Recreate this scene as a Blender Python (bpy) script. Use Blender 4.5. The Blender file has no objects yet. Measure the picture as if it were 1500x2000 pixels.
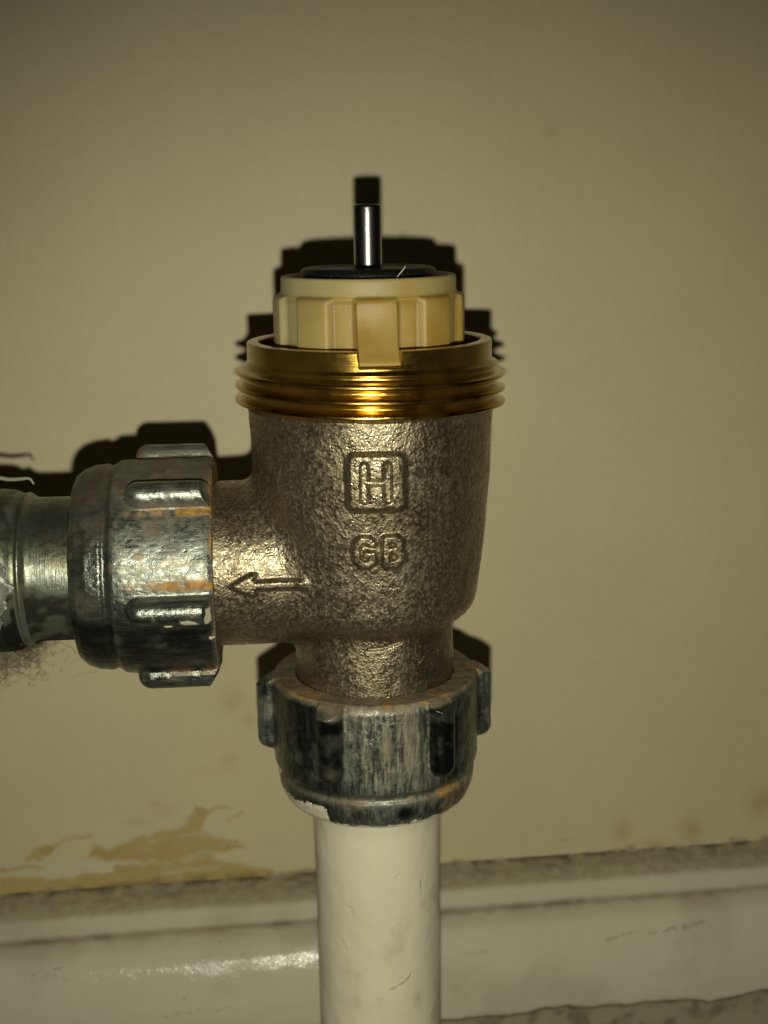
import bpy, math, random
import numpy as np
from mathutils import Vector, Matrix

random.seed(4)
S = 0.001                       # everything below is written in millimetres
sc = bpy.context.scene

# ------------------------------------------------------------------ camera
PITCH, ROLL, DIST = math.radians(13.4), math.radians(0.8), 141.2
fw = Vector((0, math.cos(PITCH), -math.sin(PITCH)))
r0 = Vector((1, 0, 0)); u0 = Vector((0, math.sin(PITCH), math.cos(PITCH)))
cr = math.cos(ROLL) * r0 - math.sin(ROLL) * u0
cu = math.sin(ROLL) * r0 + math.cos(ROLL) * u0
CAM = Vector((1.35, -DIST, 0.0))
cam_d = bpy.data.cameras.new('camera'); cam = bpy.data.objects.new('camera', cam_d)
sc.collection.objects.link(cam); sc.camera = cam
m = Matrix((cr, cu, -fw)).transposed().to_4x4(); m.translation = CAM * S
cam.matrix_world = m
cam_d.sensor_fit = 'VERTICAL'; cam_d.sensor_height = 24.0
cam_d.lens = 24.0 * 2500.0 / 2000.0
cam_d.clip_start = 0.005; cam_d.clip_end = 10.0
cam_d.dof.use_dof = True; cam_d.dof.focus_distance = 136 * S
cam_d.dof.aperture_fstop = cam_d.lens / 1.0

# ------------------------------------------------------------------ world + flash
w = bpy.data.worlds.new('World'); sc.world = w; w.use_nodes = True
w.node_tree.nodes['Background'].inputs[0].default_value = (0.85, 0.8, 0.5, 1)
w.node_tree.nodes['Background'].inputs[1].default_value = 0.006
sc.view_settings.view_transform = 'Standard'; sc.view_settings.look = 'None'
sc.view_settings.exposure = 0.0; sc.view_settings.gamma = 1.0
fl = bpy.data.lights.new('phone_flash', 'SPOT'); flo = bpy.data.objects.new('phone_flash', fl)
sc.collection.objects.link(flo)
fpos = CAM - cu * 12.6
aim = Vector((10, 45, -80)) - fpos
flo.location = fpos * S
flo.rotation_euler = aim.to_track_quat('-Z', 'Y').to_euler()
fl.energy = 0.74; fl.color = (1.0, 0.98, 0.795); fl.shadow_soft_size = 1.45 * S
fl.spot_size = math.radians(90); fl.spot_blend = 1.0

# ------------------------------------------------------------------ numpy helpers
def _hash(i, j, k, seed):
    h = (i * 374761393 + j * 668265263 + k * 1274126177 + seed * 974634777) & 0xFFFFFFFF
    h = ((h ^ (h >> 13)) * 1274126177) & 0xFFFFFFFF
    h = ((h ^ (h >> 16)) * 2246822519) & 0xFFFFFFFF
    return ((h ^ (h >> 15)) & 0xFFFFFF) / float(0xFFFFFF)
def vnoise(P, scale, seed=0):                    # P (N,3) -> 0..1
    Q = P * scale; I = np.floor(Q).astype(np.int64); F = Q - I; F = F * F * (3 - 2 * F)
    out = np.zeros(len(P))
    for a in (0, 1):
        for b in (0, 1):
            for c in (0, 1):
                wgt = (F[:, 0] if a else 1 - F[:, 0]) * (F[:, 1] if b else 1 - F[:, 1]) * (F[:, 2] if c else 1 - F[:, 2])
                out += wgt * _hash(I[:, 0] + a, I[:, 1] + b, I[:, 2] + c, seed)
    return out
def fbm(P, scale, seed=0, octv=4):
    s = 0; a = 0.5; t = 0
    for o in range(octv):
        s = s + a * vnoise(P, scale * 2 ** o, seed + 17 * o); t += a; a *= 0.5
    return s / t
def sstep(a, b, x):
    t = np.clip((x - a) / (b - a), 0, 1); return t * t * (3 - 2 * t)
def smin(a, b, k):
    h = np.clip(0.5 + 0.5 * (b - a) / k, 0, 1); return b * (1 - h) + a * h - k * h * (1 - h)
def smax(a, b, k): return -smin(-a, -b, k)
def seg2(x, z, x0, z0, x1, z1):
    dx, dz = x1 - x0, z1 - z0; t = np.clip(((x - x0) * dx + (z - z0) * dz) / (dx * dx + dz * dz + 1e-9), 0, 1)
    return np.sqrt((x - x0 - t * dx) ** 2 + (z - z0 - t * dz) ** 2)
def poly2(x, z, pts):
    d = None
    for a, b in zip(pts[:-1], pts[1:]):
        e = seg2(x, z, a[0], a[1], b[0], b[1]); d = e if d is None else np.minimum(d, e)
    return d
def inside_poly(x, z, pts):                      # signed distance to a closed polygon, negative inside
    d = np.full(x.shape, 1e9); ins = np.zeros(x.shape, bool)
    n = len(pts)
    for i in range(n):
        x0, z0 = pts[i]; x1, z1 = pts[(i + 1) % n]
        d = np.minimum(d, seg2(x, z, x0, z0, x1, z1))
        c = ((z0 > z) != (z1 > z)) & (x < (x1 - x0) * (z - z0) / (z1 - z0 + 1e-12) + x0)
        ins ^= c
    return np.where(ins, -d, d)

def surface_nets(fn, lo, hi, h):
    lo = np.array(lo, float); n = (np.ceil((np.array(hi) - lo) / h).astype(int) + 1)
    ax = [lo[i] + h * np.arange(n[i]) for i in range(3)]
    V = np.empty(tuple(n), np.float32)
    for i0 in range(0, n[0], 24):
        X, Y, Z = np.meshgrid(ax[0][i0:i0 + 24], ax[1], ax[2], indexing='ij')
        V[i0:i0 + 24] = fn(X, Y, Z)
    s = V < 0
    c = np.zeros(tuple(n - 1), np.uint8)
    for a in (0, 1):
        for b in (0, 1):
            for d in (0, 1):
                c += s[a:n[0] - 1 + a, b:n[1] - 1 + b, d:n[2] - 1 + d]
    act = np.argwhere((c > 0) & (c < 8))
    idx = np.full(tuple(n - 1), -1, np.int64); idx[tuple(act.T)] = np.arange(len(act))
    acc = np.zeros((len(act), 3)); cnt = np.zeros(len(act))
    corners = [(a, b, d) for a in (0, 1) for b in (0, 1) for d in (0, 1)]
    for p in corners:
        for ax_i in range(3):
            if p[ax_i]: continue
            q = list(p); q[ax_i] = 1
            v0 = V[act[:, 0] + p[0], act[:, 1] + p[1], act[:, 2] + p[2]].astype(float)
            v1 = V[act[:, 0] + q[0], act[:, 1] + q[1], act[:, 2] + q[2]].astype(float)
            mk = (v0 < 0) != (v1 < 0)
            t = np.where(mk, v0 / np.where(mk, v0 - v1, 1), 0)
            pt = np.tile(np.array(p, float), (len(act), 1)); pt[:, ax_i] += t
            acc += pt * mk[:, None]; cnt += mk
    P = lo + h * (act + acc / np.maximum(cnt, 1)[:, None])
    faces = []
    for ax_i in range(3):
        a1, a2 = (ax_i + 1) % 3, (ax_i + 2) % 3
        sl0 = [slice(None)] * 3; sl1 = [slice(None)] * 3
        sl0[ax_i] = slice(0, -1); sl1[ax_i] = slice(1, None)
        e = np.argwhere(s[tuple(sl0)] != s[tuple(sl1)])
        ok = (e[:, a1] > 0) & (e[:, a2] > 0) & (e[:, a1] < n[a1] - 1) & (e[:, a2] < n[a2] - 1)
        e = e[ok]
        neg = s[e[:, 0], e[:, 1], e[:, 2]]
        def cell(o1, o2):
            q = e.copy(); q[:, a1] -= o1; q[:, a2] -= o2
            return idx[q[:, 0], q[:, 1], q[:, 2]]
        f = np.stack([cell(1, 1), cell(0, 1), cell(0, 0), cell(1, 0)], 1)
        f[~neg] = f[~neg][:, ::-1]
        faces.append(f)
    F = np.concatenate(faces)
    g = lambda Q: fn(Q[:, 0], Q[:, 1], Q[:, 2])
    def grad(Q, e=0.03):
        G = np.empty_like(Q)
        for i in range(3):
            d = np.zeros(3); d[i] = e
            G[:, i] = (g(Q + d) - g(Q - d)) / (2 * e)
        return G
    for _ in range(2):
        G = grad(P); v = g(P); L = np.maximum((G ** 2).sum(1), 0.2)
        P = P - np.clip(v / L, -0.5 * h, 0.5 * h)[:, None] * G
    G = grad(P, 0.05); G /= np.maximum(np.linalg.norm(G, axis=1), 1e-6)[:, None]
    return P, F, G

# ------------------------------------------------------------------ object helpers
def link(o, parent=None):
    sc.collection.objects.link(o)
    if parent: o.parent = parent
    return o
def tag(o, label=None, cat=None, group=None, kind=None):
    if label: o['label'] = label
    if cat: o['category'] = cat
    if group: o['group'] = group
    if kind: o['kind'] = kind
    return o
def npmesh(name, P, F, mat, parent=None, normals=None, attrs=None, smooth=True):
    P = np.asarray(P, float); F = np.asarray(F, np.int64)
    used = np.unique(F); rm = np.full(len(P), -1, np.int64); rm[used] = np.arange(len(used))
    F = rm[F]; Pu = P[used]
    me = bpy.data.meshes.new(name)
    k = F.shape[1]
    me.vertices.add(len(Pu)); me.vertices.foreach_set('co', (Pu * S).astype(np.float32).ravel())
    me.loops.add(F.size); me.loops.foreach_set('vertex_index', F.astype(np.int32).ravel())
    me.polygons.add(len(F)); me.polygons.foreach_set('loop_start', (np.arange(len(F)) * k).astype(np.int32))
    me.update(calc_edges=True)
    me.polygons.foreach_set('use_smooth', np.full(len(F), smooth))
    if attrs:
        for an, av in attrs.items():
            a = me.attributes.new(an, 'FLOAT', 'POINT'); a.data.foreach_set('value', np.asarray(av)[used].astype(np.float32))
    me.update()
    if normals is not None:
        me.normals_split_custom_set_from_vertices(normals[used].tolist())
    me.materials.append(mat)
    return link(bpy.data.objects.new(name, me), parent)
def grid_faces(nu, nv, wrap_u=False):
    f = []
    U = nu if wrap_u else nu - 1
    i = np.arange(U)[:, None]; j = np.arange(nv - 1)[None, :]
    i2 = (i + 1) % nu
    return np.stack(np.broadcast_arrays(i * nv + j, i2 * nv + j, i2 * nv + j + 1, i * nv + j + 1), -1).reshape(-1, 4)
def lathe(name, prof, mat, parent=None, n=128, axis='Z', offset=(0, 0, 0), attrs=None, sub=1):
    # prof: list (r, h) along the axis, listed so that the outside faces out (h increasing downwards allowed)
    pr = []
    for a, b in zip(prof[:-1], prof[1:]):
        for s in range(sub): pr.append((a[0] + (b[0] - a[0]) * s / sub, a[1] + (b[1] - a[1]) * s / sub))
    pr.append(prof[-1]); pr = np.array(pr)
    th = np.linspace(0, 2 * np.pi, n, endpoint=False)
    R = pr[:, 0][None, :]; H = np.broadcast_to(pr[:, 1][None, :], (n, len(pr)))
    A = R * np.cos(th)[:, None]; B = R * np.sin(th)[:, None]
    P = np.stack([A, B, H], -1).reshape(-1, 3) if axis == 'Z' else np.stack([H, A, B], -1).reshape(-1, 3)
    P = P + np.array(offset)
    o = npmesh(name, P, grid_faces(n, len(pr), True), mat, parent, attrs=attrs(P) if attrs else None)
    return o
def round_prof(pts, r=0.3, k=4):                 # rounds the inner corners of a profile
    out = [pts[0]]
    for a, b, c in zip(pts[:-2], pts[1:-1], pts[2:]):
        A, B, Cc = np.array(a, float), np.array(b, float), np.array(c, float)
        u, v = A - B, Cc - B; lu, lv = np.linalg.norm(u), np.linalg.norm(v)
        q = min(r, lu * 0.45, lv * 0.45); p0 = B + u / lu * q; p1 = B + v / lv * q
        for t in np.linspace(0, 1, k + 1): out.append(tuple((1 - t) ** 2 * p0 + 2 * t * (1 - t) * B + t * t * p1))
    out.append(pts[-1]); return out
def tube(name, pts, rad, mat, parent=None, n=6, taper=True):
    P = np.array(pts, float); m_ = len(P); T = np.gradient(P, axis=0); T /= np.linalg.norm(T, axis=1)[:, None] + 1e-9
    ref = np.array([0.3, 1, 0.2]); ref /= np.linalg.norm(ref)
    N1 = np.cross(T, ref); N1 /= np.linalg.norm(N1, axis=1)[:, None] + 1e-9; N2 = np.cross(T, N1)
    th = np.linspace(0, 2 * np.pi, n, endpoint=False)
    rr = np.full(m_, rad); 
    if taper: rr = rad * (0.35 + 0.65 * np.sin(np.linspace(0.15, np.pi - 0.15, m_)))
    V = P[None] + (np.cos(th)[:, None, None] * N1[None] + np.sin(th)[:, None, None] * N2[None]) * rr[None, :, None]
    if name is None: return V.reshape(-1, 3), grid_faces(n, m_, True)
    return npmesh(name, V.reshape(-1, 3), grid_faces(n, m_, True), mat, parent)

# ------------------------------------------------------------------ materials
class NT:
    def __init__(s, name):
        s.m = bpy.data.materials.new(name); s.m.use_nodes = True
        s.t = s.m.node_tree; s.b = s.t.nodes['Principled BSDF']
        s.tc = s.n('ShaderNodeTexCoord')
        mp = s.n('ShaderNodeMapping'); mp.inputs['Scale'].default_value = (1000, 1000, 1000)
        s.t.links.new(s.tc.outputs['Object'], mp.inputs['Vector']); s.co = mp.outputs[0]
    def n(s, typ, **k):
        x = s.t.nodes.new(typ)
        for a, b in k.items(): setattr(x, a, b)
        return x
    def l(s, a, b): s.t.links.new(a, b)
    def put(s, sock, v):
        if isinstance(v, (int, float)): sock.default_value = v
        elif isinstance(v, tuple): sock.default_value = v if len(v) == 4 or sock.type == 'VECTOR' else (*v, 1)
        else: s.l(v, sock)
    def attr(s, name): return s.n('ShaderNodeAttribute', attribute_name=name).outputs['Fac']
    def noise(s, scale, detail=4, rough=0.55, stretch=None, dist=0.0):
        x = s.n('ShaderNodeTexNoise'); x.inputs['Scale'].default_value = scale
        x.inputs['Detail'].default_value = detail; x.inputs['Roughness'].default_value = rough
        x.inputs['Distortion'].default_value = dist
        co = s.co
        if stretch:
            mp = s.n('ShaderNodeMapping'); mp.inputs['Scale'].default_value = stretch; s.l(s.co, mp.inputs[0]); co = mp.outputs[0]
        s.l(co, x.inputs['Vector']); return x.outputs['Fac']
    def vor(s, scale, feat='F1'):
        x = s.n('ShaderNodeTexVoronoi', feature=feat); x.inputs['Scale'].default_value = scale
        s.l(s.co, x.inputs['Vector']); return x.outputs['Distance']
    def ramp(s, v, a, b, lo=0.0, hi=1.0):
        x = s.n('ShaderNodeMapRange', interpolation_type='SMOOTHSTEP')
        s.put(x.inputs['Value'], v)
        for k_, q in zip(('From Min', 'From Max', 'To Min', 'To Max'), (a, b, lo, hi)): x.inputs[k_].default_value = q
        return x.outputs['Result']
    def math(s, op, a, b=0.0):
        x = s.n('ShaderNodeMath', operation=op); s.put(x.inputs[0], a); s.put(x.inputs[1], b); return x.outputs[0]
    def mul(s, a, b): return s.math('MULTIPLY', a, b)
    def mix(s, f, a, b):
        x = s.n('ShaderNodeMix', data_type='RGBA'); s.put(x.inputs['Factor'], f); s.put(x.inputs['A'], a) if False else None
        s.put(x.inputs[6], a); s.put(x.inputs[7], b); return x.outputs[2]
    def fmix(s, f, a, b):
        x = s.n('ShaderNodeMix', data_type='FLOAT'); s.put(x.inputs[0], f); s.put(x.inputs[2], a); s.put(x.inputs[3], b); return x.outputs[0]
    def bump(s, h, dist, strength=1.0, prev=None):   # dist in mm
        x = s.n('ShaderNodeBump'); x.inputs['Strength'].default_value = strength; x.inputs['Distance'].default_value = dist * S
        s.l(h, x.inputs['Height'])
        if prev is not None: s.l(prev, x.inputs['Normal'])
        return x.outputs[0]
    def set(s, **k):
        nm = dict(color='Base Color', rough='Roughness', metal='Metallic', normal='Normal', spec='Specular IOR Level', aniso='Anisotropic',
                  coat='Coat Weight', coat_r='Coat Roughness', sss='Subsurface Weight', ssr='Subsurface Scale', tangent='Tangent', arot='Anisotropic Rotation', ior='IOR')
        for a, b in k.items(): s.put(s.b.inputs[nm[a]], b)
        return s

# cast body: tarnished sand-cast brass
M = NT('cast_metal')
n2 = M.noise(0.35, 4); n4 = M.noise(0.9, 3); n3 = M.noise(3.4, 3, 0.7)
gr = M.n('ShaderNodeTexVoronoi'); gr.inputs['Scale'].default_value = 3.6; gr.inputs['Randomness'].default_value = 1.0
wq = M.n('ShaderNodeTexNoise'); wq.inputs['Scale'].default_value = 5.0
va = M.n('ShaderNodeVectorMath', operation='SCALE'); M.l(wq.outputs['Color'], va.inputs[0]); va.inputs[3].default_value = 0.22
vb = M.n('ShaderNodeVectorMath', operation='ADD'); M.l(M.co, wq.inputs['Vector']); M.l(M.co, vb.inputs[0]); M.l(va.outputs[0], vb.inputs[1]); M.l(vb.outputs[0], gr.inputs['Vector'])
sep = M.n('ShaderNodeSeparateColor'); M.l(gr.outputs['Color'], sep.inputs[0])
c = M.mix(M.ramp(n2, 0.35, 0.68), (0.26, 0.215, 0.135), (0.34, 0.29, 0.19))
c = M.mix(M.mul(M.ramp(n4, 0.55, 0.75), 0.55), c, (0.17, 0.115, 0.06))
c = M.mix(M.mul(M.ramp(sep.outputs[0], 0.55, 1.0), 0.4), c, (0.48, 0.43, 0.32))
c = M.mix(M.mul(M.ramp(sep.outputs[1], 0.6, 1.0), 0.35), c, (0.11, 0.09, 0.055))
c = M.mix(M.mul(M.attr('grime_tone'), 0.75), c, (0.085, 0.062, 0.03))
M.set(color=c, metal=0.88, rough=M.ramp(sep.outputs[2], 0.0, 1.0, 0.24, 0.54))
b1 = M.bump(gr.outputs['Distance'], 0.045, 1.0); b2 = M.bump(n3, 0.052, 1.0, b1)
M.t.nodes.active = None
for nd in M.t.nodes:
    if nd.bl_idname == 'ShaderNodeBump': M.l(M.ramp(M.noise(0.22, 3, 0.6), 0.32, 0.66, 0.55, 1.0), nd.inputs['Strength'])
M.set(normal=b2); MAT_CAST = M.m

# machined brass of the threaded collar
M = NT('machined_brass')
n2 = M.noise(0.5, 4); dirt = M.noise(1.3, 5, 0.65)
c = M.mix(M.ramp(n2, 0.3, 0.7), (0.62, 0.39, 0.085), (0.55, 0.33, 0.06))
c = M.mix(M.mul(M.ramp(dirt, 0.5, 0.72), 0.3), c, (0.22, 0.125, 0.035))
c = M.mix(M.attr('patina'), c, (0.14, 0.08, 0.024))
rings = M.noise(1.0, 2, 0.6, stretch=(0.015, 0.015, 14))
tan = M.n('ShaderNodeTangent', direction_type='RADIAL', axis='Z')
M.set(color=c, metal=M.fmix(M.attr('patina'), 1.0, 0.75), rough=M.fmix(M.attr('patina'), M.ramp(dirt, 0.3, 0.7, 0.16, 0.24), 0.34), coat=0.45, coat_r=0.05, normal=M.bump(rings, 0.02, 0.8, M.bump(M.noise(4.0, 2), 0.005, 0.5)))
MAT_BRASS = M.m

# yellowed cream nylon
M = NT('yellowed_plastic')
n1 = M.noise(0.22, 3); n2 = M.noise(5, 3, 0.7)
c = M.mix(M.ramp(n1, 0.35, 0.65), (0.43, 0.31, 0.09), (0.37, 0.24, 0.045))
c = M.mix(M.attr('pale'), c, (0.44, 0.395, 0.20))
c = M.mix(M.mul(M.attr('stain_tone'), 0.75), c, (0.24, 0.14, 0.035))
M.set(color=c, rough=0.46, sss=0.6, ssr=0.0016, normal=M.bump(n2, 0.05, 0.8))
M.b.inputs['Subsurface Radius'].default_value = (1.0, 0.7, 0.3)
MAT_PLASTIC = M.m

# black rubber seal with dust specks
M = NT('black_rubber')
v = M.noise(3.2, 4, 0.7); sp = M.ramp(M.noise(4.5, 2, 0.5), 0.66, 0.72)
M.set(color=M.mix(sp, (0.008, 0.008, 0.008), (0.16, 0.14, 0.10)), rough=M.ramp(v, 0.3, 0.7, 0.3, 0.5), spec=0.14, normal=M.bump(v, 0.09, 0.8))
MAT_RUBBER = M.m

# bright steel pin, turned: fine rings round it stretch the highlight along it
M = NT('turned_steel')
ring = M.noise(1.0, 3, 0.7, stretch=(0.05, 0.05, 22))
M.set(color=(0.2, 0.197, 0.18), metal=1.0, rough=0.30, coat=0.7, coat_r=0.045)
M.l(M.bump(ring, 0.010, 1.0), M.b.inputs['Coat Normal'])
MAT_STEEL = M.m

# worn plated nut
def nut_material(name, axis):
    M = NT(name)
    st = {'X': (0.16, 1, 1), 'Z': (1, 1, 0.13)}[axis]
    streak = M.noise(2.2, 5, 0.7, stretch=st); pit = M.noise(2.4, 4, 0.65); big = M.noise(0.22, 4, 0.6)
    ox = M.mul(M.ramp(streak, 0.36, 0.72), M.attr('oxide'))
    c = M.mix(M.ramp(big, 0.35, 0.7), (0.165, 0.18, 0.158), (0.32, 0.34, 0.305))
    c = M.mix(M.mul(M.ramp(pit, 0.45, 0.75), 0.22), c, (0.08, 0.078, 0.06))
    c = M.mix(ox, c, M.mix(M.ramp(M.noise(0.5, 4, 0.6, stretch=st), 0.4, 0.62), (0.235, 0.25, 0.19), (0.32, 0.275, 0.16)))
    dm = M.mul(M.attr('dirt'), M.ramp(pit, 0.2, 0.6, 0.55, 1.0))
    c = M.mix(dm, c, M.mix(M.ramp(M.noise(0.8, 3), 0.35, 0.7), (0.13, 0.095, 0.05), (0.21, 0.17, 0.10)))
    rs = M.attr('rust')
    c = M.mix(rs, c, M.mix(M.ramp(M.noise(1.4, 3), 0.35, 0.65), (0.45, 0.24, 0.035), (0.24, 0.115, 0.02)))
    blk = M.attr('black'); c = M.mix(blk, c, (0.035, 0.036, 0.030))
    pt = M.attr('paint'); c = M.mix(pt, c, (0.62, 0.57, 0.42))
    cover = M.math('MINIMUM', M.math('ADD', M.math('ADD', M.mul(dm, 0.9), M.mul(ox, 0.75)), M.math('ADD', rs, pt)), 1.0)
    metal = M.fmix(cover, 0.92, 0.05)
    rough = M.fmix(cover, M.ramp(pit, 0.3, 0.7, 0.17, 0.42), 0.62); rough = M.fmix(pt, rough, 0.35); rough = M.fmix(blk, rough, 0.2)
    b = M.bump(streak, 0.05, 0.9, M.bump(pit, 0.09, 0.7)); b = M.bump(M.math('ADD', M.mul(pt, 1.0), M.mul(rs, 0.5)), 0.15, 0.8, b)
    M.set(color=c, metal=metal, rough=rough, normal=b)
    return M.m
MAT_NUTX = nut_material('worn_plating', 'X'); MAT_NUTZ = nut_material('oxidised_plating', 'Z')

# tail pipe
M = NT('tarnished_tail')
pit = M.noise(1.6, 5, 0.65); ringv = M.noise(1.2, 4, 0.6, stretch=(6, 0.3, 0.3))
c = M.mix(M.ramp(M.noise(0.25, 4), 0.35, 0.65), (0.28, 0.31, 0.27), (0.22, 0.22, 0.15))
c = M.mix(M.mul(M.ramp(pit, 0.45, 0.7), 0.5), c, (0.10, 0.08, 0.04))
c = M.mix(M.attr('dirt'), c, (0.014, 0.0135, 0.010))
c = M.mix(M.attr('film_tone'), c, (0.30, 0.28, 0.24))
M.set(color=c, metal=M.fmix(M.attr('dirt'), M.fmix(M.attr('film_tone'), 0.9, 0.25), 0.1), spec=M.fmix(M.attr('dirt'), 0.5, 0.08), rough=M.fmix(M.attr('dirt'), M.fmix(M.attr('film_tone'), M.ramp(pit, 0.3, 0.7, 0.28, 0.5), 0.3), 0.8),
      normal=M.bump(ringv, 0.04, 0.9, M.bump(pit, 0.08, 0.6)))
MAT_TAIL = M.m

def paint_material(name, colr, rough, bump_scale, bump_mm, extra=None):
    M = NT(name)
    n1 = M.noise(0.05, 4); n2 = M.noise(bump_scale, 4, 0.6); n3 = M.noise(3.5, 3, 0.6)
    c = M.mix(M.mul(M.ramp(n1, 0.3, 0.7), 0.5), colr, tuple(v * 0.90 for v in colr))
    c = M.mix(M.mul(M.ramp(n3, 0.3, 0.75), 0.18), c, tuple(v * 0.8 for v in colr))
    b = M.bump(n2, bump_mm, 0.7, M.bump(n3, 0.02, 0.5))
    if extra: c, b = extra(M, c, b)
    M.set(color=c, rough=rough if not isinstance(rough, tuple) else M.fmix(M.dull, M.ramp(n3, 0.35, 0.65, *rough), 0.6), normal=b); return M.m
def wall_extra(M, c, b):
    e = M.attr('edge'); o = M.attr('ochre'); g = M.attr('grime_tone'); s = M.attr('stain_tone'); w_ = M.attr('white')
    c = M.mix(M.mul(s, 0.55), c, (0.36, 0.25, 0.10))
    c = M.mix(M.mul(w_, 0.6), c, (0.56, 0.54, 0.42))
    c = M.mix(M.mul(o, M.ramp(M.noise(1.2, 4, 0.7), 0.2, 0.6, 0.72, 0.95)), c, M.mix(M.ramp(M.noise(0.12, 3), 0.35, 0.65), (0.42, 0.295, 0.085), (0.46, 0.335, 0.13)))
    c = M.mix(M.mul(g, 0.55), c, (0.15, 0.12, 0.06))
    brush = M.noise(0.9, 3, 0.6, stretch=(0.12, 1, 1))
    b = M.bump(brush, 0.05, 0.5, b); b = M.bump(M.noise(0.55, 4, 0.6), 0.12, 0.5, b); b = M.bump(e, 0.03, 0.8, b)
    return c, b
MAT_WALL = paint_material('magnolia_wall_paint', (0.60, 0.53, 0.328), 0.55, 0.35, 0.10, wall_extra)
def sk_extra(M, c, b):
    g = M.attr('grime_tone'); g2 = M.attr('film_tone')
    c = M.mix(M.mul(g2, 0.7), c, (0.29, 0.25, 0.145))
    c = M.mix(M.mul(g, 0.85), c, (0.10, 0.085, 0.045))
    b = M.bump(M.noise(1.3, 3, 0.6), 0.075, 0.7, b); M.set(spec=0.15)
    M.dull = M.attr('dull')
    return c, b
MAT_SKIRT = paint_material('white_gloss_paint', (0.58, 0.56, 0.415), (0.09, 0.22), 0.25, 0.12, sk_extra)
def pipe_extra(M, c, b):
    g = M.attr('grime_tone'); ch = M.attr('chip')
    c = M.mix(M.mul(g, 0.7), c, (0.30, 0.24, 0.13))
    b = M.bump(ch, 0.22, 0.8, b); b = M.bump(M.ramp(M.vor(0.55), 0.0, 0.16), 0.05, 0.35, b)
    return c, b
MAT_PIPE = paint_material('painted_pipe_gloss', (0.68, 0.64, 0.475), 0.34, 0.22, 0.22, pipe_extra)
M = NT('dust_fluff'); M.set(color=(0.11, 0.09, 0.055), rough=0.9); MAT_FLUFF = M.m
M = NT('pale_fibre'); M.set(color=(0.55, 0.52, 0.42), rough=0.5); MAT_FIBRE = M.m
M = NT('grey_thread'); M.set(color=(0.30, 0.28, 0.21), rough=0.6); MAT_THREAD = M.m

# ------------------------------------------------------------------ wall, skirting
WYAW = math.radians(6.5); GAP = 45.0
def wall_to_world(X, d, Z):                       # X along the wall, d out from it towards the room
    c_, s_ = math.cos(WYAW), math.sin(WYAW)
    return np.stack([X * c_ + d * s_, GAP + X * s_ - d * c_, Z], -1)
OCHRE = [
 [(-45.57,-97.36),(-44.35,-95.42),(-41.85,-96.22),(-39.6,-95.37),(-37.71,-94.3),(-35.56,-95.07),(-33.31,-94.22),(-30.67,-92.99),(-29.48,-91.25),(-29.05,-89.87),(-27.59,-90.17),(-26.52,-91.06),(-24.65,-90.38),(-23.56,-90.86),(-26.56,-91.87),(-27.37,-93.43),(-27.79,-94.62),(-25.99,-95.78),(-23.05,-96.62),(-21.23,-97.78),(-23.87,-98.41),(-26.89,-99.21),(-25.06,-100.17),(-20.61,-101.14),(-16.88,-102.27),(-18.8,-104.5),(-26.33,-104.5),(-44.82,-104.5),(-60.2,-105),(-59.88,-100.12),(-53.8,-100.8),(-48.36,-101.03),(-41.73,-100.32),(-42.04,-99.27),(-37.25,-99.03),(-40.88,-98.34)],
 [(-55.51,-97.21),(-53.78,-95.72),(-51.54,-94.68),(-47.88,-93.95),(-44.58,-93.38),(-44.24,-93.81),(-49.4,-95.04),(-52.78,-96.81),(-54.99,-97.45)],
 [(-24.39,-93.04),(-21.74,-91.81),(-21.39,-92.24),(-23.66,-93.3)],
 [(-59.78,-98.75),(-56.88,-98.5),(-52.55,-98.5),(-52.57,-99.0),(-56.91,-99.1),(-59.81,-99.41)]]
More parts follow.
